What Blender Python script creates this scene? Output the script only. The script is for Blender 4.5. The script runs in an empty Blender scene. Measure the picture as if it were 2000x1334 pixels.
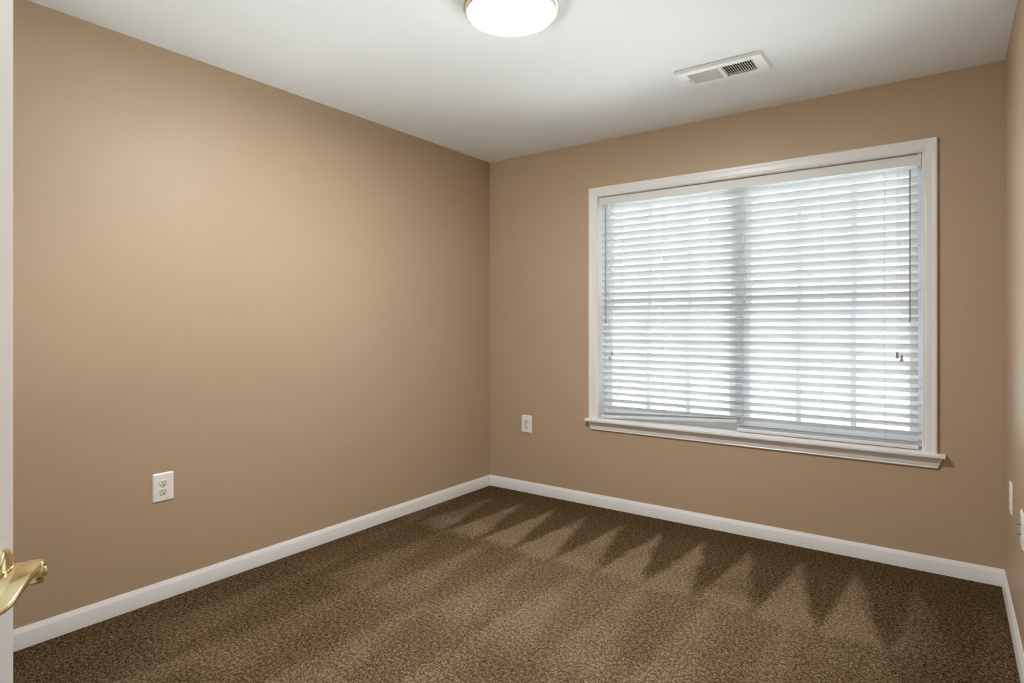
import bpy, bmesh, math, random
from mathutils import Vector, Matrix
random.seed(7)
S = bpy.context.scene
COL = S.collection

# ------------------------------------------------------------------ camera
CAM_LOC = (2.823, -3.61, 1.214)
cd = bpy.data.cameras.new('camera')
cd.sensor_width = 36.0
cd.lens = 1180.0 / 2000.0 * 36.0
cd.shift_y = -33.0 / 2000.0
cd.clip_start = 0.01
cam = bpy.data.objects.new('camera', cd)
cam.location = CAM_LOC
cam.rotation_euler = (math.radians(90), 0, math.atan2(.587, .81))
COL.objects.link(cam)
S.camera = cam

# ------------------------------------------------------------------ sky, exposure
SKY_STRENGTH = 1.0
w = bpy.data.worlds.new('sky')
S.world = w
w.use_nodes = True
bg = w.node_tree.nodes['Background']
bg.inputs[0].default_value = (0.86, 0.94, 1.0, 1)
bg.inputs[1].default_value = SKY_STRENGTH
S.view_settings.view_transform = 'Standard'
S.view_settings.look = 'None'
S.view_settings.exposure = 1.68
S.view_settings.gamma = 1.0
S.view_settings.use_curve_mapping = False
S.cycles.max_bounces = 14
S.cycles.diffuse_bounces = 8
S.cycles.transparent_max_bounces = 16
LAMP_STRENGTH = 7.0          # glow of the lamp's opal glass
LAMP_POWER = 12.5            # watts thrown downwards through it

# sun from the side of the house: it lights the yard outside, which throws light up through the blinds
sd = bpy.data.lights.new('sun', 'SUN')
sd.energy = 25.0; sd.angle = math.radians(1.0); sd.color = (.90, .96, 1.0)
so = bpy.data.objects.new('sun', sd)
so.rotation_euler = (0, math.radians(30), 0)
COL.objects.link(so)

# daylight arrives through the window: a portal in the window opening
pl = bpy.data.lights.new('window_portal', 'AREA')
pl.shape = 'RECTANGLE'; pl.size = 1.80; pl.size_y = 1.48
pl.cycles.is_portal = True
po = bpy.data.objects.new('window_portal', pl)
po.location = (1.8145, 0.19, 1.33)
po.rotation_euler = (math.radians(-90), 0, 0)
COL.objects.link(po)
pl2 = bpy.data.lights.new('fill_window_portal', 'AREA')  # portal for the added fill window in the front wall
pl2.shape = 'RECTANGLE'; pl2.size = .94; pl2.size_y = 1.46
pl2.cycles.is_portal = True
po2 = bpy.data.objects.new('fill_window_portal', pl2)
po2.location = (.90, -3.74 - .19, 1.33)
po2.rotation_euler = (math.radians(90), 0, 0)
COL.objects.link(po2)

# ------------------------------------------------------------------ materials
def new_mat(name):
    m = bpy.data.materials.new(name); m.use_nodes = True
    nt = m.node_tree
    return m, nt, nt.nodes['Principled BSDF']

def plain(name, col, rough=.5, metal=0.0, spec=.5, bump=0.0, scale=200, emit=0):
    m, nt, p = new_mat(name)
    p.inputs['Base Color'].default_value = (*col, 1)
    p.inputs['Roughness'].default_value = rough
    p.inputs['Metallic'].default_value = metal
    p.inputs['Specular IOR Level'].default_value = spec
    if emit:
        p.inputs['Emission Color'].default_value = (*col, 1)
        p.inputs['Emission Strength'].default_value = emit
    if bump:
        tc = nt.nodes.new('ShaderNodeTexCoord')
        n = nt.nodes.new('ShaderNodeTexNoise'); n.inputs['Scale'].default_value = scale
        n.inputs['Detail'].default_value = 3
        b = nt.nodes.new('ShaderNodeBump'); b.inputs['Strength'].default_value = bump
        b.inputs['Distance'].default_value = .001
        nt.links.new(tc.outputs['Object'], n.inputs['Vector'])
        nt.links.new(n.outputs['Fac'], b.inputs['Height'])
        nt.links.new(b.outputs['Normal'], p.inputs['Normal'])
    return m

M_WALL = plain('tan_satin_paint', (.468, .342, .224), .47, spec=.5, bump=.12, scale=260)
M_CEIL = plain('white_ceiling_paint', (.855, .875, .905), .75, spec=.3, bump=.08, scale=180)
M_TRIM = plain('white_gloss_trim', (.80, .78, .76), .32, bump=.02, scale=40)
M_DOOR = plain('white_door_paint', (.78, .775, .77), .38)
M_VINYL = plain('white_vinyl_shade_tint', (.66, .70, .75), .40)  # white vinyl; its greyed, backlit look is put into the base colour
M_PLASTIC = plain('white_plastic', (.88, .85, .81), .30)
M_IVORY = plain('ivory_plastic', (.78, .73, .62), .35)
M_DARK = plain('dark_slot', (.015, .013, .012), .6)
M_SLOT = plain('shaded_slot_plastic', (.10, .09, .07), .6)
M_VENT = plain('white_enamelled_steel', (.80, .80, .79), .35)
M_DUCT = plain('galvanised_duct', (.18, .175, .165), .55, metal=.3)
M_BRASS = plain('polished_brass', (.88, .76, .44), .14, metal=1.0)
M_NICKEL = plain('brushed_nickel', (.78, .66, .55), .22, metal=1.0)
M_STEEL = plain('zinc_screw', (.55, .53, .50), .35, metal=1.0)
M_CORD = plain('cotton_cord', (.62, .61, .58), .8)
M_WAND = plain('clear_grey_wand', (.30, .28, .265), .25)
M_TASSEL = plain('taupe_tassel', (.27, .235, .20), .45)
M_VALANCE = plain('white_valance', (.72, .71, .68), .45)
M_CONCRETE = plain('pale_concrete', (.70, .69, .66), .85, bump=.3, scale=20)
M_CLOSET = plain('closet_paint', (.6, .57, .52), .7)

def slat_mat():
    m, nt, p = new_mat('white_vinyl_slat')
    p.inputs['Base Color'].default_value = (.87, .87, .875, 1)
    p.inputs['Roughness'].default_value = .38
    tr = nt.nodes.new('ShaderNodeBsdfTranslucent'); tr.inputs[0].default_value = (.86, .88, .90, 1)
    mx = nt.nodes.new('ShaderNodeMixShader'); mx.inputs[0].default_value = .26
    nt.links.new(p.outputs[0], mx.inputs[1]); nt.links.new(tr.outputs[0], mx.inputs[2])
    nt.links.new(mx.outputs[0], nt.nodes['Material Output'].inputs[0])
    return m
M_SLAT = slat_mat()

def glass_mat():
    m, nt, p = new_mat('window_glass')
    nt.nodes.remove(p)
    t = nt.nodes.new('ShaderNodeBsdfTransparent'); t.inputs[0].default_value = (.95, .97, .96, 1)
    g = nt.nodes.new('ShaderNodeBsdfGlossy'); g.inputs['Roughness'].default_value = .02
    f = nt.nodes.new('ShaderNodeFresnel'); f.inputs[0].default_value = 1.45
    mx = nt.nodes.new('ShaderNodeMixShader')
    nt.links.new(f.outputs[0], mx.inputs[0]); nt.links.new(t.outputs[0], mx.inputs[1]); nt.links.new(g.outputs[0], mx.inputs[2])
    nt.links.new(mx.outputs[0], nt.nodes['Material Output'].inputs[0])
    return m
M_GLASS = glass_mat()
M_LAMPGLASS = plain('lit_opal_glass', (1.0, .985, .95), .3, emit=LAMP_STRENGTH)

def carpet_mat():
    m, nt, p = new_mat('brown_cut_pile_carpet')
    N, L = nt.nodes, nt.links
    def mth(op, a, b=None, c=None, clamp=False):
        n = N.new('ShaderNodeMath'); n.operation = op; n.use_clamp = clamp
        for i, v in enumerate((a, b, c)):
            if v is None: continue
            if isinstance(v, (int, float)): n.inputs[i].default_value = v
            else: L.new(v, n.inputs[i])
        return n.outputs[0]
    def smooth(v, lo, hi, a=0., b=1.):
        n = N.new('ShaderNodeMapRange'); n.interpolation_type = 'SMOOTHSTEP'
        L.new(v, n.inputs[0])
        for i, x in zip((1, 2, 3, 4), (lo, hi, a, b)):
            if isinstance(x, (int, float)): n.inputs[i].default_value = x
            else: L.new(x, n.inputs[i])
        return n.outputs[0]
    def noise(scale, detail=2, rough=.5, vec=None):
        n = N.new('ShaderNodeTexNoise'); n.inputs['Scale'].default_value = scale
        n.inputs['Detail'].default_value = detail; n.inputs['Roughness'].default_value = rough
        L.new(vec or pos, n.inputs['Vector'])
        return n.outputs['Fac']
    tc = N.new('ShaderNodeTexCoord'); pos = tc.outputs['Object']
    sep = N.new('ShaderNodeSeparateXYZ'); L.new(pos, sep.inputs[0])
    x0, y0 = sep.outputs[0], sep.outputs[1]
    # edges of the vacuum strokes wander a little
    wob = mth('MULTIPLY', mth('SUBTRACT', noise(6, 4, .65), .5), .075)
    wob2 = mth('MULTIPLY', mth('SUBTRACT', noise(2.3, 2), .5), .10)
    x = mth('ADD', x0, wob)
    y = mth('ADD', y0, mth('MULTIPLY', wob, 1.4))
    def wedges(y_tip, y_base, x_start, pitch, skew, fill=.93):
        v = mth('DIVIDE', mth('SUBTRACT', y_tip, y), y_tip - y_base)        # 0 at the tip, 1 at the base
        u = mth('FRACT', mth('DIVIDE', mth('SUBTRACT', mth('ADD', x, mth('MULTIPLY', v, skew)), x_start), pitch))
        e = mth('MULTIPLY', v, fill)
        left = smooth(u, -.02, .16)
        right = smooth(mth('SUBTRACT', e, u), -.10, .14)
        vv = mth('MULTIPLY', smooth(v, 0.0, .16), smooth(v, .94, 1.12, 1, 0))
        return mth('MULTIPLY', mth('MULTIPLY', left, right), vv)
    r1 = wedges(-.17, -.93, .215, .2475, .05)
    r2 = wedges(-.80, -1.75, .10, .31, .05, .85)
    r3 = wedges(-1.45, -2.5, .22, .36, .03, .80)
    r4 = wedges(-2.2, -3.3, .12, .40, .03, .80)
    # yarn speckle
    n1 = smooth(noise(165, 3, .65), .39, .62)
    n2 = smooth(noise(70, 2, .6), .33, .67)
    spk = mth('ADD', mth('MULTIPLY', n1, .66), mth('MULTIPLY', n2, .34))
    vary = smooth(noise(3.1, 3, .6), .3, .7, .65, 1.1)
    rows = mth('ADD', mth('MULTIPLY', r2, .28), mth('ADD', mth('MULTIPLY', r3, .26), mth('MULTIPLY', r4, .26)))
    nap_shade = mth('ADD', mth('MULTIPLY', mth('MULTIPLY', r1, .95), vary), rows)
    # the far border was brushed the other way and lies darker; the middle lies open, with shade painted in towards the left
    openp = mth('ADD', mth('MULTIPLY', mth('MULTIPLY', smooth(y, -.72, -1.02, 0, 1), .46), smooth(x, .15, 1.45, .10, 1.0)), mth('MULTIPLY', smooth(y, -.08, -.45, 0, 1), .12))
    side = mth('MULTIPLY', smooth(x, -.05, .60, .25, 1.0), smooth(x, 2.45, 2.85, 1.0, .12))  # painted shade: carpet darkens towards the left and right walls
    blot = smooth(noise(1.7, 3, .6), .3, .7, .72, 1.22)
    nap_shade = mth('MULTIPLY', mth('MULTIPLY', mth('ADD', nap_shade, openp), side), blot)
    nap_shade = mth('ADD', nap_shade, mth('MULTIPLY', mth('SUBTRACT', n2, .5), .22), None, True)
    def ramp(fac, stops):
        r = N.new('ShaderNodeValToRGB'); L.new(fac, r.inputs[0])
        els = r.color_ramp.elements
        while len(els) < len(stops): els.new(.5)
        for e, (q, c) in zip(els, stops): e.position = q; e.color = (*c, 1)
        return r.outputs[0]
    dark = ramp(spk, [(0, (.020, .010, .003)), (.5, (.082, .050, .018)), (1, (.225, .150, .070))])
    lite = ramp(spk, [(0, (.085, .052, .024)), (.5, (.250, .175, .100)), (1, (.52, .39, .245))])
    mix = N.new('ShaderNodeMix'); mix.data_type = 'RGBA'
    L.new(nap_shade, mix.inputs['Factor']); L.new(dark, mix.inputs['A']); L.new(lite, mix.inputs['B'])
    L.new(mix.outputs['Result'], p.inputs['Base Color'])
    p.inputs['Roughness'].default_value = 1.0
    p.inputs['Specular IOR Level'].default_value = .05
    b = N.new('ShaderNodeBump'); b.inputs['Strength'].default_value = .7; b.inputs['Distance'].default_value = .006
    L.new(spk, b.inputs['Height']); L.new(b.outputs['Normal'], p.inputs['Normal'])
    return m
M_CARPET = carpet_mat()

# ------------------------------------------------------------------ mesh helpers
def box(bm, a, b):
    x0, y0, z0 = a; x1, y1, z1 = b
    v = [bm.verts.new(p) for p in ((x0,y0,z0),(x1,y0,z0),(x1,y1,z0),(x0,y1,z0),(x0,y0,z1),(x1,y0,z1),(x1,y1,z1),(x0,y1,z1))]
    for f in ((0,3,2,1),(4,5,6,7),(0,1,5,4),(1,2,6,5),(2,3,7,6),(3,0,4,7)):
        bm.faces.new([v[i] for i in f])
    return v

def tube(bm, pts, r, n=8, caps=True):
    pts = [Vector(p) for p in pts]; rings = []
    rs = r if isinstance(r, (list, tuple)) else [r] * len(pts)
    t0 = (pts[1] - pts[0]).normalized()
    up = Vector((0, 0, 1)) if abs(t0.z) < .9 else Vector((1, 0, 0))
    for i, p in enumerate(pts):
        t = (pts[min(i+1, len(pts)-1)] - pts[max(i-1, 0)]).normalized()
        a = t.cross(up).normalized(); b = t.cross(a).normalized()
        rings.append([bm.verts.new(p + rs[i]*(math.cos(k*math.tau/n)*a + math.sin(k*math.tau/n)*b)) for k in range(n)])
    for i in range(len(pts)-1):
        for k in range(n):
            bm.faces.new((rings[i][k], rings[i][(k+1) % n], rings[i+1][(k+1) % n], rings[i+1][k]))
    if caps:
        bm.faces.new(rings[0][::-1]); bm.faces.new(rings[-1])

def lathe(bm, prof, n=48, axis='z', centre=(0, 0, 0)):
    """prof: list of (radius, height); the ends close when the radius is 0."""
    c = Vector(centre); rings = []
    for r, h in prof:
        if r < 1e-6:
            q = {'z': (0, 0, h), 'y': (0, h, 0), 'x': (h, 0, 0)}[axis]
            rings.append([bm.verts.new(c + Vector(q))])
        else:
            ring = []
            for k in range(n):
                ca, sa = r*math.cos(k*math.tau/n), r*math.sin(k*math.tau/n)
                q = {'z': (ca, sa, h), 'y': (ca, h, sa), 'x': (h, ca, sa)}[axis]
                ring.append(bm.verts.new(c + Vector(q)))
            rings.append(ring)
    for A, B in zip(rings, rings[1:]):
        for k in range(n):
            k2 = (k+1) % n
            if len(A) == 1 and len(B) == 1: continue
            if len(A) == 1: bm.faces.new((A[0], B[k], B[k2]))
            elif len(B) == 1: bm.faces.new((A[k], B[0], A[k2]))
            else: bm.faces.new((A[k], B[k], B[k2], A[k2]))

def loft(bm, sections, closed=True, caps=True):
    rings = [[bm.verts.new(p) for p in s] for s in sections]
    n = len(rings[0])
    for A, B in zip(rings, rings[1:]):
        for k in range(n if closed else n-1):
            bm.faces.new((A[k], A[(k+1) % n], B[(k+1) % n], B[k]))
    if caps and closed:
        bm.faces.new(rings[0][::-1]); bm.faces.new(rings[-1])

def rounded_rect(wd, ht, r, n=5):
    pts = []
    for cx, cy, a0 in ((wd/2-r, ht/2-r, 0), (-wd/2+r, ht/2-r, 90), (-wd/2+r, -ht/2+r, 180), (wd/2-r, -ht/2+r, 270)):
        for k in range(n+1):
            a = math.radians(a0 + 90*k/n)
            pts.append((cx + r*math.cos(a), cy + r*math.sin(a)))
    return pts

def obj(name, bm, mat, parent=None, smooth=None, bevel=0):
    bmesh.ops.recalc_face_normals(bm, faces=bm.faces)
    me = bpy.data.meshes.new(name); bm.to_mesh(me); bm.free()
    if mat: me.materials.append(mat)
    o = bpy.data.objects.new(name, me); COL.objects.link(o)
    if parent: o.parent = parent
    if smooth is not None:
        for p in me.polygons: p.use_smooth = True
        me.set_sharp_from_angle(angle=math.radians(smooth))
    if bevel:
        b = o.modifiers.new('bevel', 'BEVEL'); b.width = bevel; b.segments = 2; b.limit_method = 'ANGLE'
    return o

def bx(name, a, b, mat, parent=None, bevel=0):
    bm = bmesh.new(); box(bm, a, b)
    return obj(name, bm, mat, parent, bevel=bevel)

def struct(o, label=None):
    o['kind'] = 'structure'
    if label: o['label'] = label
    return o

def thing(name, label, cat, loc=(0, 0, 0), rot=(0, 0, 0), group=None):
    o = bpy.data.objects.new(name, None); COL.objects.link(o)
    o.empty_display_size = .1
    o.location = loc; o.rotation_euler = rot
    o['label'] = label; o['category'] = cat
    if group: o['group'] = group
    return o

# ------------------------------------------------------------------ room shell
W, D, H = 3.03, -3.74, 2.44
TH = .16
OX0, OX1, OZ0, OZ1 = .911, 2.718, .585, 2.072          # window opening
CX0, CD = 1.66, D-.82                                  # the closet behind the doorway
bm = bmesh.new(); box(bm, (-.12, D-TH, -.10), (W+.12, TH, 0)); box(bm, (CX0, CD, -.10), (W+.12, D-TH, 0))
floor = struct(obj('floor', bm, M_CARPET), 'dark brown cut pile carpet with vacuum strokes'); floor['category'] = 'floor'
bm = bmesh.new(); box(bm, (-.12, D-TH, H), (W+.12, TH, H+.12)); box(bm, (CX0, CD, H), (W+.12, D-TH, H+.12))
ceil = struct(obj('ceiling', bm, M_CEIL), 'plain white painted ceiling'); ceil['category'] = 'ceiling'
wl = struct(bx('wall_left', (-.12, D-TH, 0), (0, TH, H), M_WALL), 'tan painted wall on the left with one outlet'); wl['category'] = 'wall'
bm = bmesh.new()
def wall_with_hole(bm, x0, x1, y0, y1, hx0, hx1, hz0, hz1):
    """A wall slab from x0 to x1 and floor to ceiling with a rectangular hole."""
    def grid(y):
        xs, zs = (x0, hx0, hx1, x1), (0, hz0, hz1, H)
        return [[bm.verts.new((X, y, Z)) for Z in zs] for X in xs]
    A, B = grid(y0), grid(y1)
    for G in (A, B):
        for i in range(3):
            for j in range(3):
                if i == 1 and j == 1: continue
                bm.faces.new((G[i][j], G[i+1][j], G[i+1][j+1], G[i][j+1]))
    for (i, j), (k, l) in (((1,1),(2,1)), ((2,1),(2,2)), ((2,2),(1,2)), ((1,2),(1,1))):
        bm.faces.new((A[i][j], A[k][l], B[k][l], B[i][j]))
wall_with_hole(bm, 0, W, 0, TH, OX0, OX1, OZ0-.0215, OZ1)
wb = struct(obj('wall_back', bm, M_WALL), 'tan painted back wall around the wide window'); wb['category'] = 'wall'
wr = struct(bx('wall_right', (W, CD, 0), (W+.12, TH, H), M_WALL), 'tan painted wall at the right edge with two plates'); wr['category'] = 'wall'
# front wall with the doorway, and the closet behind it
DX0, DX1 = 1.765, 2.505
RX0, RX1 = .42, 1.38                                   # unseen window added in the front wall to brighten ceiling and walls
bm = bmesh.new()
wall_with_hole(bm, 0, DX0, D, D-TH, RX0, RX1, OZ0-.0215, OZ1)
box(bm, (DX1, D-.12, 0), (W, D, H)); box(bm, (DX0, D-.12, 2.05), (DX1, D, H))
struct(obj('wall_front', bm, M_WALL), 'tan painted wall with the doorway and an added fill window')['category'] = 'wall'
bm = bmesh.new(); box(bm, (CX0, CD, 0), (W, CD+.08, H)); box(bm, (CX0, CD+.08, 0), (CX0+.08, D-TH, H))
struct(obj('wall_closet', bm, M_CLOSET), 'walls of the closet behind the door')['category'] = 'wall'

# baseboards: one profile swept along each wall
BB = [(0, 0), (.013, 0), (.013, .050), (.0115, .0545), (.0115, .0575), (.0105, .060), (.0085, .0665), (.005, .073), (.0035, .078), (0, .078)]
def baseboard(name, p, q, nrm, label, m0=0, m1=0):
    p, q, nrm = Vector(p), Vector(q), Vector(nrm); d = (q-p).normalized()
    bm = bmesh.new()
    loft(bm, [[p + nrm*t + Vector((0,0,h)) + d*t*m0 for t, h in BB], [q + nrm*t + Vector((0,0,h)) - d*t*m1 for t, h in BB]])
    o = struct(obj(name, bm, M_TRIM, smooth=25), label); o['category'] = 'baseboard'
baseboard('baseboard_left', (0, D, 0), (0, 0, 0), (1, 0, 0), 'white baseboard along the left wall', 1, 1)
baseboard('baseboard_back', (0, 0, 0), (W, 0, 0), (0, -1, 0), 'white baseboard below the window', 1, 1)
baseboard('baseboard_right', (W, 0, 0), (W, D, 0), (-1, 0, 0), 'white baseboard along the right wall', 1, 1)
baseboard('baseboard_front', (W, D, 0), (DX1+.06, D, 0), (0, 1, 0), 'white baseboard right of the doorway', 1, 0)
struct(bx('ground', (-14, -25, -3.1), (30, 40, -3.0), M_CONCRETE), 'pale ground outside below the window')['category'] = 'ground'

# ------------------------------------------------------------------ window
win = bpy.data.objects.new('window_1', None); COL.objects.link(win)
win.location = (1.8145, 0, OZ0); struct(win, 'wide twin window with white casing'); win['category'] = 'window'
WO = Vector(win.location)
def wpart(name, bm, mat, parent=None, **k):
    for v in bm.verts: v.co -= WO
    return obj(name, bm, mat, parent or win, **k)
def wchild(name, bm, mat, parent, **k):
    for v in bm.verts: v.co -= WO
    return obj(name, bm, mat, parent, **k)
# jamb liner
bm = bmesh.new(); e = .006
box(bm, (OX0, 0, OZ0), (OX0+e, TH, OZ1)); box(bm, (OX1-e, 0, OZ0), (OX1, TH, OZ1)); box(bm, (OX0+e, 0, OZ1-e), (OX1-e, TH, OZ1))
wpart('window_jamb', bm, M_TRIM)
# casing: moulded profile (across the width from the inner edge, thickness)
CP = [(0, 0), (0, .009), (.004, .0115), (.008, .0105), (.011, .0105), (.015, .013), (.030, .0145), (.040, .015), (.044, .0175), (.050, .0185), (.056, .0185), (.060, .016), (.060, 0)]
bm = bmesh.new()
def corner(x, z, sx, sz): return [Vector((x + sx*a, -t, z + sz*a)) for a, t in CP]
ix0, ix1, iz1 = OX0+.004, OX1-.004, OZ1-.004
loft(bm, [corner(ix0, OZ0, -1, 0), corner(ix0, iz1, -1, 1), corner(ix1, iz1, 1, 1), corner(ix1, OZ0, 1, 0)])
wpart('window_casing', bm, M_TRIM, smooth=25)
# stool: rounded front nosing, with horns past the casing
bm = bmesh.new()
prof = [(TH, OZ0), (TH, OZ0-.021), (-.036, OZ0-.021), (-.041, OZ0-.018), (-.0435, OZ0-.0105), (-.041, OZ0-.003), (-.036, OZ0)]
xs0, xs1 = .838, 2.806
loft(bm, [[(X, yy, zz) for yy, zz in prof] for X in (OX0, OX1)])
prof2 = [(-.0005, OZ0), (-.0005, OZ0-.021)] + prof[2:]
loft(bm, [[(X, yy, zz) for yy, zz in prof2] for X in (xs0, OX0)]); loft(bm, [[(X, yy, zz) for yy, zz in prof2] for X in (OX1, xs1)])
wpart('window_stool', bm, M_TRIM, smooth=40)
# apron: moulded board under the stool with angled ends
AP = [(0, 0), (.016, 0), (.0165, -.010), (.0145, -.018), (.0135, -.030), (.0115, -.038), (.010, -.0445), (.012, -.048), (.010, -.052), (0, -.052)]
bm = bmesh.new(); zt = OZ0-.0215
loft(bm, [[(.848 - h*.42, -t, zt+h) for t, h in AP], [(2.796 + h*.42, -t, zt+h) for t, h in AP]])
wpart('window_apron', bm, M_TRIM, smooth=25)
# vinyl frame and the mullion between the two units
FY0, FY1 = .092, .158
bm = bmesh.new()
def frame_rect(bm, x0, x1, z0, z1, y0, y1, wl, wr, wb, wt):
    box(bm, (x0, y0, z0), (x0+wl, y1, z1)); box(bm, (x1-wr, y0, z0), (x1, y1, z1))
    box(bm, (x0+wl, y0, z0), (x1-wr, y1, z0+wb)); box(bm, (x0+wl, y0, z1-wt), (x1-wr, y1, z1))
MX = 1.809
frame_rect(bm, OX0+e, MX, OZ0, OZ1-e, FY0, FY1, .024, .024, .030, .024)
frame_rect(bm, MX, OX1-e, OZ0, OZ1-e, FY0, FY1, .024, .024, .030, .024)
wpart('window_frame', bm, M_VINYL, bevel=.002)
bm = bmesh.new(); box(bm, (MX-.022, FY0-.010, OZ0), (MX+.022, FY0, OZ1-e))
wpart('window_mullion', bm, M_VINYL, bevel=.002)
def sash(x0, x1, z0, z1, y0, y1, mx, sill):
    bm = bmesh.new(); frame_rect(bm, x0, x1, z0, z1, y0, y1, .036, .036, sill, .036)
    s = wpart('window_sash', bm, M_VINYL, bevel=.002)
    bm = bmesh.new()
    ym = (y0+y1)/2
    for X in mx: box(bm, (X-.014, ym-.008, z0+sill), (X+.014, ym+.008, z1-.036))
    wchild('window_muntins', bm, M_VINYL, s)
    bm = bmesh.new(); box(bm, (x0+.03, ym-.002, z0+sill-.006), (x1-.03, ym+.002, z1-.03))
    wchild('window_pane', bm, M_GLASS, s)
for x0, x1, mx in ((OX0+e+.022, MX-.024, (1.228, 1.494)), (MX+.024, OX1-e-.022, (2.130, 2.402))):
    sash(x0, x1, OZ0+.026, 1.342, .098, .124, mx, .044)       # lower sash, in front
    sash(x0, x1, 1.290, OZ1-.028, .128, .154, mx, .036)       # upper sash, behind

# unseen window added beside the doorway to fill the room with daylight
fill_win = bpy.data.objects.new('added_fill_window', None); COL.objects.link(fill_win)
fill_win.location = ((RX0+RX1)/2, D, OZ0); fill_win.rotation_euler = (0, 0, math.radians(180)); struct(fill_win, 'added unseen fill window with white casing in the front wall'); fill_win['category'] = 'window'
hw = (RX1-RX0)/2; zh = OZ1-OZ0                       # local frame: x along the wall, y outwards, z up from the stool
bm = bmesh.new()
box(bm, (-hw, 0, 0), (-hw+e, TH, zh)); box(bm, (hw-e, 0, 0), (hw, TH, zh)); box(bm, (-hw+e, 0, zh-e), (hw-e, TH, zh))
obj('window_jamb', bm, M_TRIM, fill_win)
bm = bmesh.new()
loft(bm, [corner(-hw+.004, 0, -1, 0), corner(-hw+.004, zh-.004, -1, 1), corner(hw-.004, zh-.004, 1, 1), corner(hw-.004, 0, 1, 0)])
obj('window_casing', bm, M_TRIM, fill_win, smooth=25)
bm = bmesh.new()
loft(bm, [[(X, yy, zz-OZ0) for yy, zz in prof] for X in (-hw, hw)])
for a, b_ in ((-hw-.073, -hw), (hw, hw+.073)): loft(bm, [[(X, yy, zz-OZ0) for yy, zz in prof2] for X in (a, b_)])
obj('window_stool', bm, M_TRIM, fill_win, smooth=40)
bm = bmesh.new()
loft(bm, [[(-hw-.063-h*.42, -t, h-.0215) for t, h in AP], [(hw+.063+h*.42, -t, h-.0215) for t, h in AP]])
obj('window_apron', bm, M_TRIM, fill_win, smooth=25)
bm = bmesh.new(); frame_rect(bm, -hw+e, hw-e, 0, zh-e, FY0, FY1, .024, .024, .030, .024)
obj('window_frame', bm, M_VINYL, fill_win, bevel=.002)
for z0, z1, y0, y1, sill in ((.026, .753, .098, .124, .044), (.717, zh-.028, .128, .154, .036)):
    bm = bmesh.new(); frame_rect(bm, -hw+.028, hw-.028, z0, z1, y0, y1, .036, .036, sill, .036)
    sh = obj('window_sash', bm, M_VINYL, fill_win, bevel=.002)
    bm = bmesh.new(); ym = (y0+y1)/2; box(bm, (-hw+.058, ym-.002, z0+sill-.006), (hw-.058, ym+.002, z1-.03))
    obj('window_pane', bm, M_GLASS, sh)

# ------------------------------------------------------------------ valance and blinds
VX0, VX1 = .921, 2.708
val = thing('blind_valance', 'long white blind valance across the top of the window opening', 'valance', (1.8145, 0, 2.010))
VO = Vector(val.location)
def put(name, bm, mat, parent, org, **k):
    for v in bm.verts: v.co -= org
    return obj(name, bm, mat, parent, **k)
bm = bmesh.new(); box(bm, (VX0+.014, .010, 2.009), (VX1-.014, .016, 2.0605))
put('valance_board', bm, M_VALANCE, val, VO, bevel=.0015)
for sgn, X in ((1, VX0), (-1, VX1)):
    bm = bmesh.new()
    box(bm, (min(X, X+sgn*.016), .006, 2.007), (max(X, X+sgn*.016), .020, 2.063))
    box(bm, (min(X, X+sgn*.005), .020, 2.009), (max(X, X+sgn*.005), .070, 2.061))
    put('end_return', bm, M_VALANCE, val, VO, bevel=.001)

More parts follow.
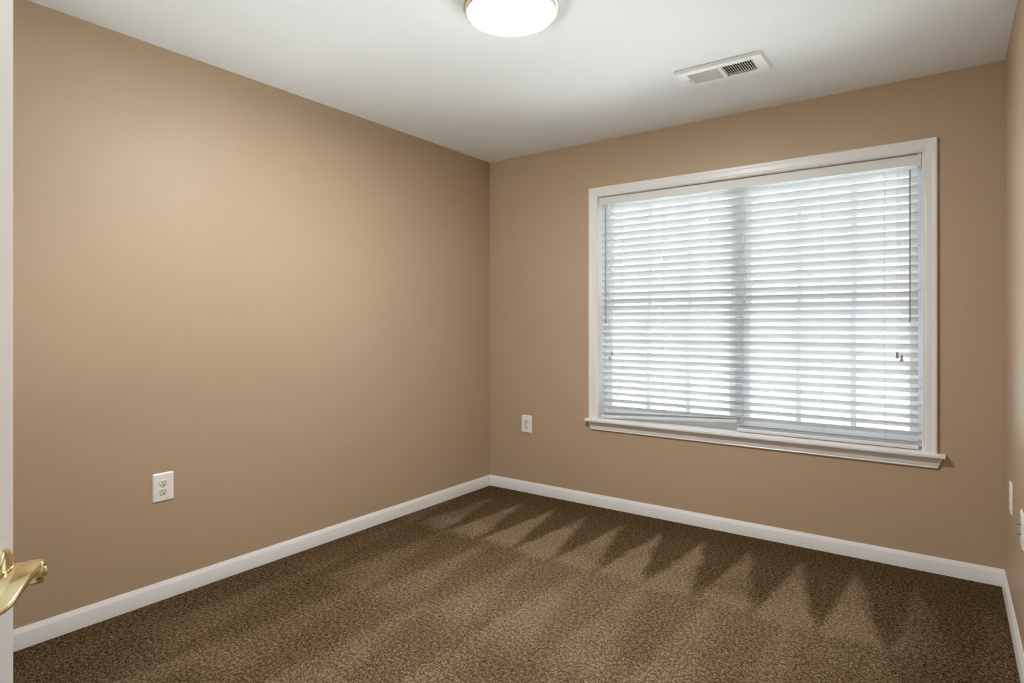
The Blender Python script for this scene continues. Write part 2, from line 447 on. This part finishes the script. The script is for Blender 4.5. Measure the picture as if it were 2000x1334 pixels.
TILT = math.radians(35)
def make_blind(x0, x1, lift, tops, rail_z, ladders, wand, cords, label):
    """x0..x1: slat ends; tops: (left height, right height) of each slat's front edge; rail_z the same for the bottom rail's top."""
    org = Vector(((x0+x1)/2, .03, 2.022))
    t = thing('venetian_blind', label, 'blind', org, (0, 0, 0), 'white venetian blinds')
    bm = bmesh.new(); box(bm, (x0, .022, 2.022), (x1, .064, 2.064))
    put('headrail', bm, M_VALANCE, t, org, bevel=.001)
    bm = bmesh.new()
    n = 6
    for zl, zr, tilt in tops:
        sec = []
        for X, zz in ((x0, zl), (x1, zr)):
            up, dn = [], []
            for k in range(n+1):
                q = k/n; s_ = q*.050; crown = .0026*(1-(2*q-1)**2)
                c, s2 = math.cos(tilt), math.sin(tilt)
                for lst, off in ((up, crown+.0013), (dn, crown-.0013)):
                    lst.append(Vector((X, .024 + s_*c + off*s2, zz - s_*s2 + off*c)))
            sec.append(up + dn[::-1])
        loft(bm, sec)
    put('slats', bm, M_SLAT, t, org, smooth=50)
    bm = bmesh.new()
    rl, rr = rail_z
    def railsec(X, z): return [(X, .022, z), (X, .020, z-.006), (X, .023, z-.018), (X, .068, z-.018), (X, .071, z-.006), (X, .069, z)]
    loft(bm, [railsec(x0, rl), railsec(x1, rr)])
    rail = put('bottom_rail', bm, M_SLAT, t, org, smooth=30)
    for X in ladders:
        f = (X-x0)/(x1-x0); zb = rl + (rr-rl)*f
        bm = bmesh.new(); box(bm, (X-.007, .030, zb-.022), (X+.007, .044, zb-.0178))
        put('cord_plug', bm, M_PLASTIC, rail, org)
    for X in ladders:
        f = (X-x0)/(x1-x0); zb = rl + (rr-rl)*f
        bm = bmesh.new()
        tube(bm, [(X, .0215, 2.022), (X, .0215, zb-.004)], .0007, 6)
        tube(bm, [(X, .0655, 2.022), (X, .0695, zb-.004)], .0007, 6)
        for zl, zr, tilt in tops:
            zz = zl + (zr-zl)*f
            tube(bm, [(X, .0215, zz-.001), (X, .0215+.050*math.cos(tilt), zz-.001-.050*math.sin(tilt)-.0015)], .0006, 5)
        put('ladder_cord', bm, M_CORD, t, org)
    X, zend, r = wand
    bm = bmesh.new()
    tube(bm, [(X, .030, 2.020), (X, .016, 2.002), (X, .0125, 1.992)], .0016, 6)
    put('wand_hook', bm, M_STEEL, t, org, smooth=50)
    bm = bmesh.new(); tube(bm, [(X, .0125, 1.990), (X, .0125, 1.984), (X, .0125, zend+.02), (X, .0125, zend)], [r*.8, r, r, r*1.15], 6)
    put('tilt_wand', bm, M_WAND, t, org)
    for X0, X1, ze, sz in cords:
        bm = bmesh.new(); tube(bm, [(X0, .020, 2.022), (X0, .013, 1.995), ((X0+X1)/2, .0125, 1.5), (X1, .0125, ze+.030*sz)], .0008, 6)
        c = put('lift_cord', bm, M_CORD, t, org)
        bm = bmesh.new()
        lathe(bm, [(0, ze+.032*sz), (.0042*sz, ze+.0315*sz), (.0062*sz, ze+.029*sz), (.0052*sz, ze+.022*sz), (.0046*sz, ze+.016*sz), (.0062*sz, ze+.010*sz), (.0088*sz, ze+.004*sz), (.0080*sz, ze+.0005*sz), (.003*sz, ze), (0, ze)], 16, 'z', (X1, .0125, 0))
        put('cord_tassel', bm, M_TASSEL, c, org, smooth=50)
    return t
P = .044
lv = lambda k: 1.206 + P*k
tops = [(lv(k), lv(k), TILT + random.uniform(-.02, .02)) for k in range(18, -12, -1)]
tops_l = tops[:-1] + [(.722, .722, TILT), (.677, .679, TILT*.95), (.631, .668, TILT*.72)]
make_blind(.932, 1.8135, 0, tops_l, (.607, .657), (1.077, 1.362, 1.656), (.968, 1.222, .0028),
           ((1.003, 1.014, 1.011, .82), (.999, .998, .975, .82)),
           'left white venetian blind, bottom rail lifted askew at the middle of the window')
tops_r = [(a, b, c + random.uniform(-.02, .02)) for a, b, c in tops[:-1]] + [(.722, .722, TILT), (.679, .679, TILT*.95), (.632, .632, TILT*.6)]
make_blind(1.8155, 2.694, 0, tops_r, (.610, .609), (1.853, 2.262, 2.551), (2.661, 1.227, .0038),
           ((2.607, 2.607, 1.043, 1.0), (2.614, 2.626, 1.027, 1.0)),
           'right white venetian blind hanging level to the sill, thick wand at its right end')

# ------------------------------------------------------------------ outlets
def plate_mesh(bm, wd, ht, d, r=.007):
    o = rounded_rect(wd, ht, r); i = rounded_rect(wd-.010, ht-.010, max(r-.003, .002))
    loft(bm, [[(x, 0, z) for x, z in o], [(x, -d*.45, z) for x, z in o], [(x, -d, z) for x, z in i]])
def make_outlet(label, loc, rz):
    t = thing('wall_outlet', label, 'outlet', loc, (0, 0, rz), 'duplex wall outlets')
    bm = bmesh.new(); plate_mesh(bm, .089, .126, .006)
    obj('cover_plate', bm, M_PLASTIC, t, smooth=20)
    for zc in (.0195, -.0195):
        bm = bmesh.new()
        pts = []
        for k in range(28):                                  # round face with flattened top and bottom
            a = k*math.tau/28; pts.append((.0172*math.cos(a), max(-.0140, min(.0140, .0172*math.sin(a)))))
        loft(bm, [[(x, -.004, zc+z) for x, z in pts], [(x, -.0078, zc+z) for x, z in pts], [(x*.95, -.0084, zc+z*.95) for x, z in pts]])
        r = obj('receptacle', bm, M_IVORY, t, smooth=30)
        bm = bmesh.new()
        box(bm, (-.0076, -.0088, zc-.0015), (-.0052, -.008, zc+.0078)); box(bm, (.0052, -.0088, zc-.0005), (.0074, -.008, zc+.0068))
        obj('slots', bm, M_SLOT, r)
        bm = bmesh.new(); lathe(bm, [(0, -.0089), (.0028, -.0089), (.0028, -.008), (0, -.008)], 14, 'y', (0, 0, zc-.0078))
        obj('ground_hole', bm, M_DARK, r)
    bm = bmesh.new(); lathe(bm, [(0, -.0072), (.0022, -.0070), (.0030, -.006), (.003, -.005)], 14, 'y')
    obj('screw', bm, M_STEEL, t, smooth=40)
    return t
make_outlet('white duplex outlet low on the long left wall', (0, -2.350, .495), math.radians(90))
make_outlet('white duplex outlet on the back wall between corner and window', (.340, 0, .494), 0)
make_outlet('white duplex outlet on the right wall nearest the back corner', (W, -.372, .497), math.radians(-90))

jack = thing('cable_jack_plate', 'white cable jack plate with two metal connectors on the right wall', 'jack plate', (W, -.865, .500), (0, 0, math.radians(-90)))
bm = bmesh.new(); plate_mesh(bm, .089, .126, .006); obj('cover_plate', bm, M_PLASTIC, jack, smooth=20)
for zc, ln in ((.019, .021), (-.014, .017)):
    bm = bmesh.new()
    lathe(bm, [(0, -.005), (.0065, -.005), (.0065, -.0085), (.0047, -.0086), (.0047, -ln+.004), (.0044, -ln), (.0026, -ln), (.0026, -ln+.005), (0, -ln+.005)], 12, 'y', (0, 0, zc))
    for k in range(4):
        y = -.010 - k*.0016
        lathe(bm, [(.0046, y), (.0051, y-.0004), (.0046, y-.0008)], 12, 'y', (0, 0, zc))
    obj('coax_connector', bm, M_STEEL, jack, smooth=40)
for zc in (.048, -.048):
    bm = bmesh.new(); lathe(bm, [(0, -.0072), (.0022, -.0070), (.0030, -.006), (.003, -.005)], 14, 'y', (0, 0, zc))
    obj('screw', bm, M_PLASTIC, jack, smooth=40)

# ------------------------------------------------------------------ ceiling air vent
VC = Vector((1.938, -.664, H))
vent = thing('air_vent', 'white steel air vent with two louvre banks on the ceiling', 'vent', VC)
bm = bmesh.new()
hx, hy = .205, .106; ax, ay = .150, .062
def rect(x, y, z): return [(-x, -y, z), (x, -y, z), (x, y, z), (-x, y, z)]
loft(bm, [rect(hx, hy, 0), rect(hx, hy, -.003), rect(hx-.007, hy-.007, -.013), rect(ax+.001, ay+.001, -.0135)], caps=False)
loft(bm, [rect(ax+.001, ay+.001, -.0135), rect(ax+.001, ay+.001, -.0005)], caps=False)
box(bm, (-.008, -ay, -.0135), (.008, ay, -.002))
obj('vent_frame', bm, M_VENT, vent, smooth=20)
bm = bmesh.new(); box(bm, (-ax, -ay, -.0012), (ax, ay, -.0004)); obj('duct_opening', bm, M_DUCT, vent)
NL = 13
for sgn in (-1, 1):
    bm = bmesh.new()
    x0, x1 = (-ax, -.008) if sgn < 0 else (.008, ax)
    step = (x1-x0)/NL
    for k in range(NL):
        xc = x0 + (k+.5)*step
        dx, dz = (.0036, .0040) if sgn < 0 else (.0040, .0045)
        s_ = 1 if sgn < 0 else -1
        # thin blades, every one leaning away from the middle
        a = Vector((xc - s_*dx, 0, -.0130)); b_ = Vector((xc + s_*dx, 0, -.0130+2*dz))
        nrm = Vector((b_.z-a.z, 0, -(b_.x-a.x))).normalized()*.0007
        loft(bm, [[Vector((p.x, Y, p.z)) for p in (a-nrm, b_-nrm, b_+nrm, a+nrm)] for Y in (-ay, ay)])
    obj('louver_bank', bm, M_VENT, vent)
bm = bmesh.new()
for Y in (-.022, .012): box(bm, (.009, Y-.0012, -.0035), (ax, Y+.0012, -.0013))
obj('damper_bars', bm, M_DARK, vent)
for X in (-.178, .178):
    bm = bmesh.new(); lathe(bm, [(0, -.0155), (.0026, -.0150), (.0036, -.0135), (.0036, -.011)], 12, 'z', (X, 0, 0))
    obj('screw', bm, M_STEEL, vent, smooth=40)
bm = bmesh.new()
box(bm, (-.1625, -.003, -.0142), (-.1595, .034, -.0134))
obj('lever_slot', bm, M_DARK, vent)
bm = bmesh.new(); tube(bm, [(-.161, .030, -.012), (-.164, .033, -.020), (-.170, .036, -.027), (-.176, .037, -.029)], [.0022, .0024, .0030, .0024], 8)
obj('damper_lever', bm, M_VENT, vent, smooth=50)

# ------------------------------------------------------------------ ceiling lamp
LC = (1.470, -1.750, H)
lamp = thing('ceiling_lamp', 'round flush ceiling lamp with lit opal glass and copper-toned metal rim', 'ceiling lamp', LC)
bm = bmesh.new()
lathe(bm, [(.150, 0), (.178, 0), (.1825, -.004), (.1825, -.022), (.180, -.026), (.1765, -.0265), (.1755, -.030), (.1755, -.040), (.1735, -.0440), (.1690, -.0450), (.1665, -.0430), (.1665, -.010), (.150, -.008)], 96)
obj('lamp_rim', bm, M_NICKEL, lamp, smooth=35)
bm = bmesh.new()
prof = [(.1655, -.030), (.1655, -.044), (.1650, -.0475)]
for k in range(1, 9):
    a = k/8*math.pi/2
    prof.append((.140 + .025*math.cos(a), -.0475 - .011*math.sin(a)))
prof += [(.11, -.0610), (.07, -.0630), (.03, -.0640), (0, -.0642)]
lathe(bm, prof, 96)
obj('lamp_glass', bm, M_LAMPGLASS, lamp, smooth=60)
ll = bpy.data.lights.new('lamp_light', 'AREA'); ll.shape = 'DISK'; ll.size = .31; ll.energy = LAMP_POWER; ll.color = (.96, .985, 1.0)
lo = bpy.data.objects.new('lamp_light', ll); lo.location = (0, 0, -.067); lo.parent = lamp; COL.objects.link(lo)

# ------------------------------------------------------------------ door with its brass lever (left edge of the view)
PE = Vector((1.854, -3.359, 0)); DV = Vector((.897, -.438, 0)).normalized()      # free edge, direction towards the hinge
NV = Vector((-DV.y, DV.x, 0))                                                    # out of the visible face
DW = .71
door = bpy.data.objects.new('door_1', None); COL.objects.link(door)
struct(door, 'white door standing ajar with a brass lever'); door['category'] = 'door'
door.matrix_world = Matrix(((DV.x, NV.x, 0, PE.x), (DV.y, NV.y, 0, PE.y), (0, 0, 1, 0), (0, 0, 0, 1)))
# local: x from the free edge to the hinge, y out of the visible face, z up
bm = bmesh.new()
PZ = [(.20, .86), (1.02, 1.90)]; PX = [(.11, .325), (.385, .60)]
xs = [0, .11, .325, .385, .60, DW]; zs = [.012, .20, .86, 1.02, 1.90, 2.03]
gv = {}
for i, X in enumerate(xs):
    for j, Z in enumerate(zs): gv[i, j] = bm.verts.new((X, 0, Z))
def ring(x0, x1, z0, z1, y): return [bm.verts.new(p) for p in ((x0, y, z0), (x1, y, z0), (x1, y, z1), (x0, y, z1))]
for i in range(5):
    for j in range(5):
        q = [gv[i, j], gv[i+1, j], gv[i+1, j+1], gv[i, j+1]]
        if i in (1, 3) and j in (1, 3):
            x0, x1, z0, z1 = xs[i], xs[i+1], zs[j], zs[j+1]
            prev = q
            for ins, y in ((.010, -.006), (.022, -.006), (.045, -.001)):
                r = ring(x0+ins, x1-ins, z0+ins, z1-ins, y)
                for k in range(4): bm.faces.new((prev[k], prev[(k+1) % 4], r[(k+1) % 4], r[k]))
                prev = r
            bm.faces.new(prev)
        else: bm.faces.new(q)
bk = ring(0, DW, .012, 2.03, -.035); bm.faces.new(bk[::-1])
edge = [[gv[i, 0] for i in range(6)], [gv[5, j] for j in range(6)], [gv[i, 5] for i in range(5, -1, -1)], [gv[0, j] for j in range(5, -1, -1)]]
for k, e_ in enumerate(edge): bm.faces.new(e_ + [bk[(k+1) % 4], bk[k]])
slab = obj('door_slab', bm, M_DOOR, door)
HX, HZ = .060, .913
bm = bmesh.new()
lathe(bm, [(0, .0005), (.0325, .0005), (.0330, .003), (.0315, .006), (.0270, .0085), (.0200, .0105), (.0150, .0115), (.0130, .014), (.0125, .019), (.0120, .020), (0, .020)], 48, 'y', (HX, 0, HZ))
handle = obj('door_handle', bm, M_BRASS, door, smooth=50)
# the lever: a barrel on the spindle, sweeping into a broad wave blade that points to the hinge
bm = bmesh.new()
lathe(bm, [(0, .016), (.0130, .016), (.0140, .018), (.0140, .038), (.0132, .0415), (.0118, .0425), (.0085, .0425), (.0082, .0405), (0, .0405)], 40, 'y', (HX, 0, HZ))
secs = []
NS = 40
for k in range(NS+1):
    q = k/NS
    X = HX - .006 + .118*q
    yo = .0415 - .007*q - .008*q**3                      # outer edge
    yi = .0125 - .010*q                                  # inner edge
    if q > .80:
        f = math.sqrt(max(0, 1-((q-.80)/.20)**2)); mid = (yo+yi)/2; yo = mid+(yo-mid)*max(f, .05); yi = mid+(yi-mid)*max(f, .05)
    zc = HZ + .0135 - .012*q + .006*math.sin(q*math.pi)   # top surface, a gentle wave
    th = (.0120 - .0050*q) * (1 if q <= .80 else max(.25, math.sqrt(max(0, 1-((q-.80)/.20)**4))))
    sec = []
    for m in range(20):
        a = m*math.tau/20; ca, sa = math.cos(a), math.sin(a)
        sq = lambda c: math.copysign(abs(c)**.55, c)
        yy = (yo+yi)/2 + (yo-yi)/2*sq(ca)
        zz = zc - th/2 + th/2*sq(sa) - .004*((yy-yi)/(yo-yi+1e-6))**2*q
        sec.append((X, yy, zz))
    secs.append(sec)
loft(bm, secs)
lever = obj('lever', bm, M_BRASS, handle, smooth=60)
bm = bmesh.new(); lathe(bm, [(0, .0455), (.0045, .0452), (.0060, .0440), (.0062, .0405)], 24, 'y', (HX, 0, HZ))
obj('privacy_button', bm, M_BRASS, handle, smooth=50)
bm = bmesh.new(); box(bm, (-.0012, -.0300, HZ-.028), (0, -.0050, HZ+.028)); box(bm, (-.010, -.024, HZ-.008), (-.001, -.011, HZ+.008))
obj('door_latch', bm, M_BRASS, door)
for Z in (.25, 1.02, 1.80):
    bm = bmesh.new(); tube(bm, [(DW+.004, -.001, Z-.045), (DW+.004, -.001, Z+.045)], .006, 12); box(bm, (DW, -.032, Z-.045), (DW+.0015, -.002, Z+.045))
    obj('door_hinge', bm, M_BRASS, door, smooth=40)
# door casing around the doorway
bm = bmesh.new()
def dcorner(x, z, sx, sz): return [Vector((x + sx*a, D + t, z + sz*a)) for a, t in CP]
loft(bm, [dcorner(DX0+.004, 0, -1, 0), dcorner(DX0+.004, 2.046, -1, 1), dcorner(DX1-.004, 2.046, 1, 1), dcorner(DX1-.004, 0, 1, 0)])
box(bm, (DX0, D-.12, 0), (DX0+.006, D, 2.05)); box(bm, (DX1-.006, D-.12, 0), (DX1, D, 2.05)); box(bm, (DX0+.006, D-.12, 2.044), (DX1-.006, D, 2.05))
struct(obj('trim_1', bm, M_TRIM, smooth=25), 'white casing around the doorway')['category'] = 'trim'
bpy.context.view_layer.update()
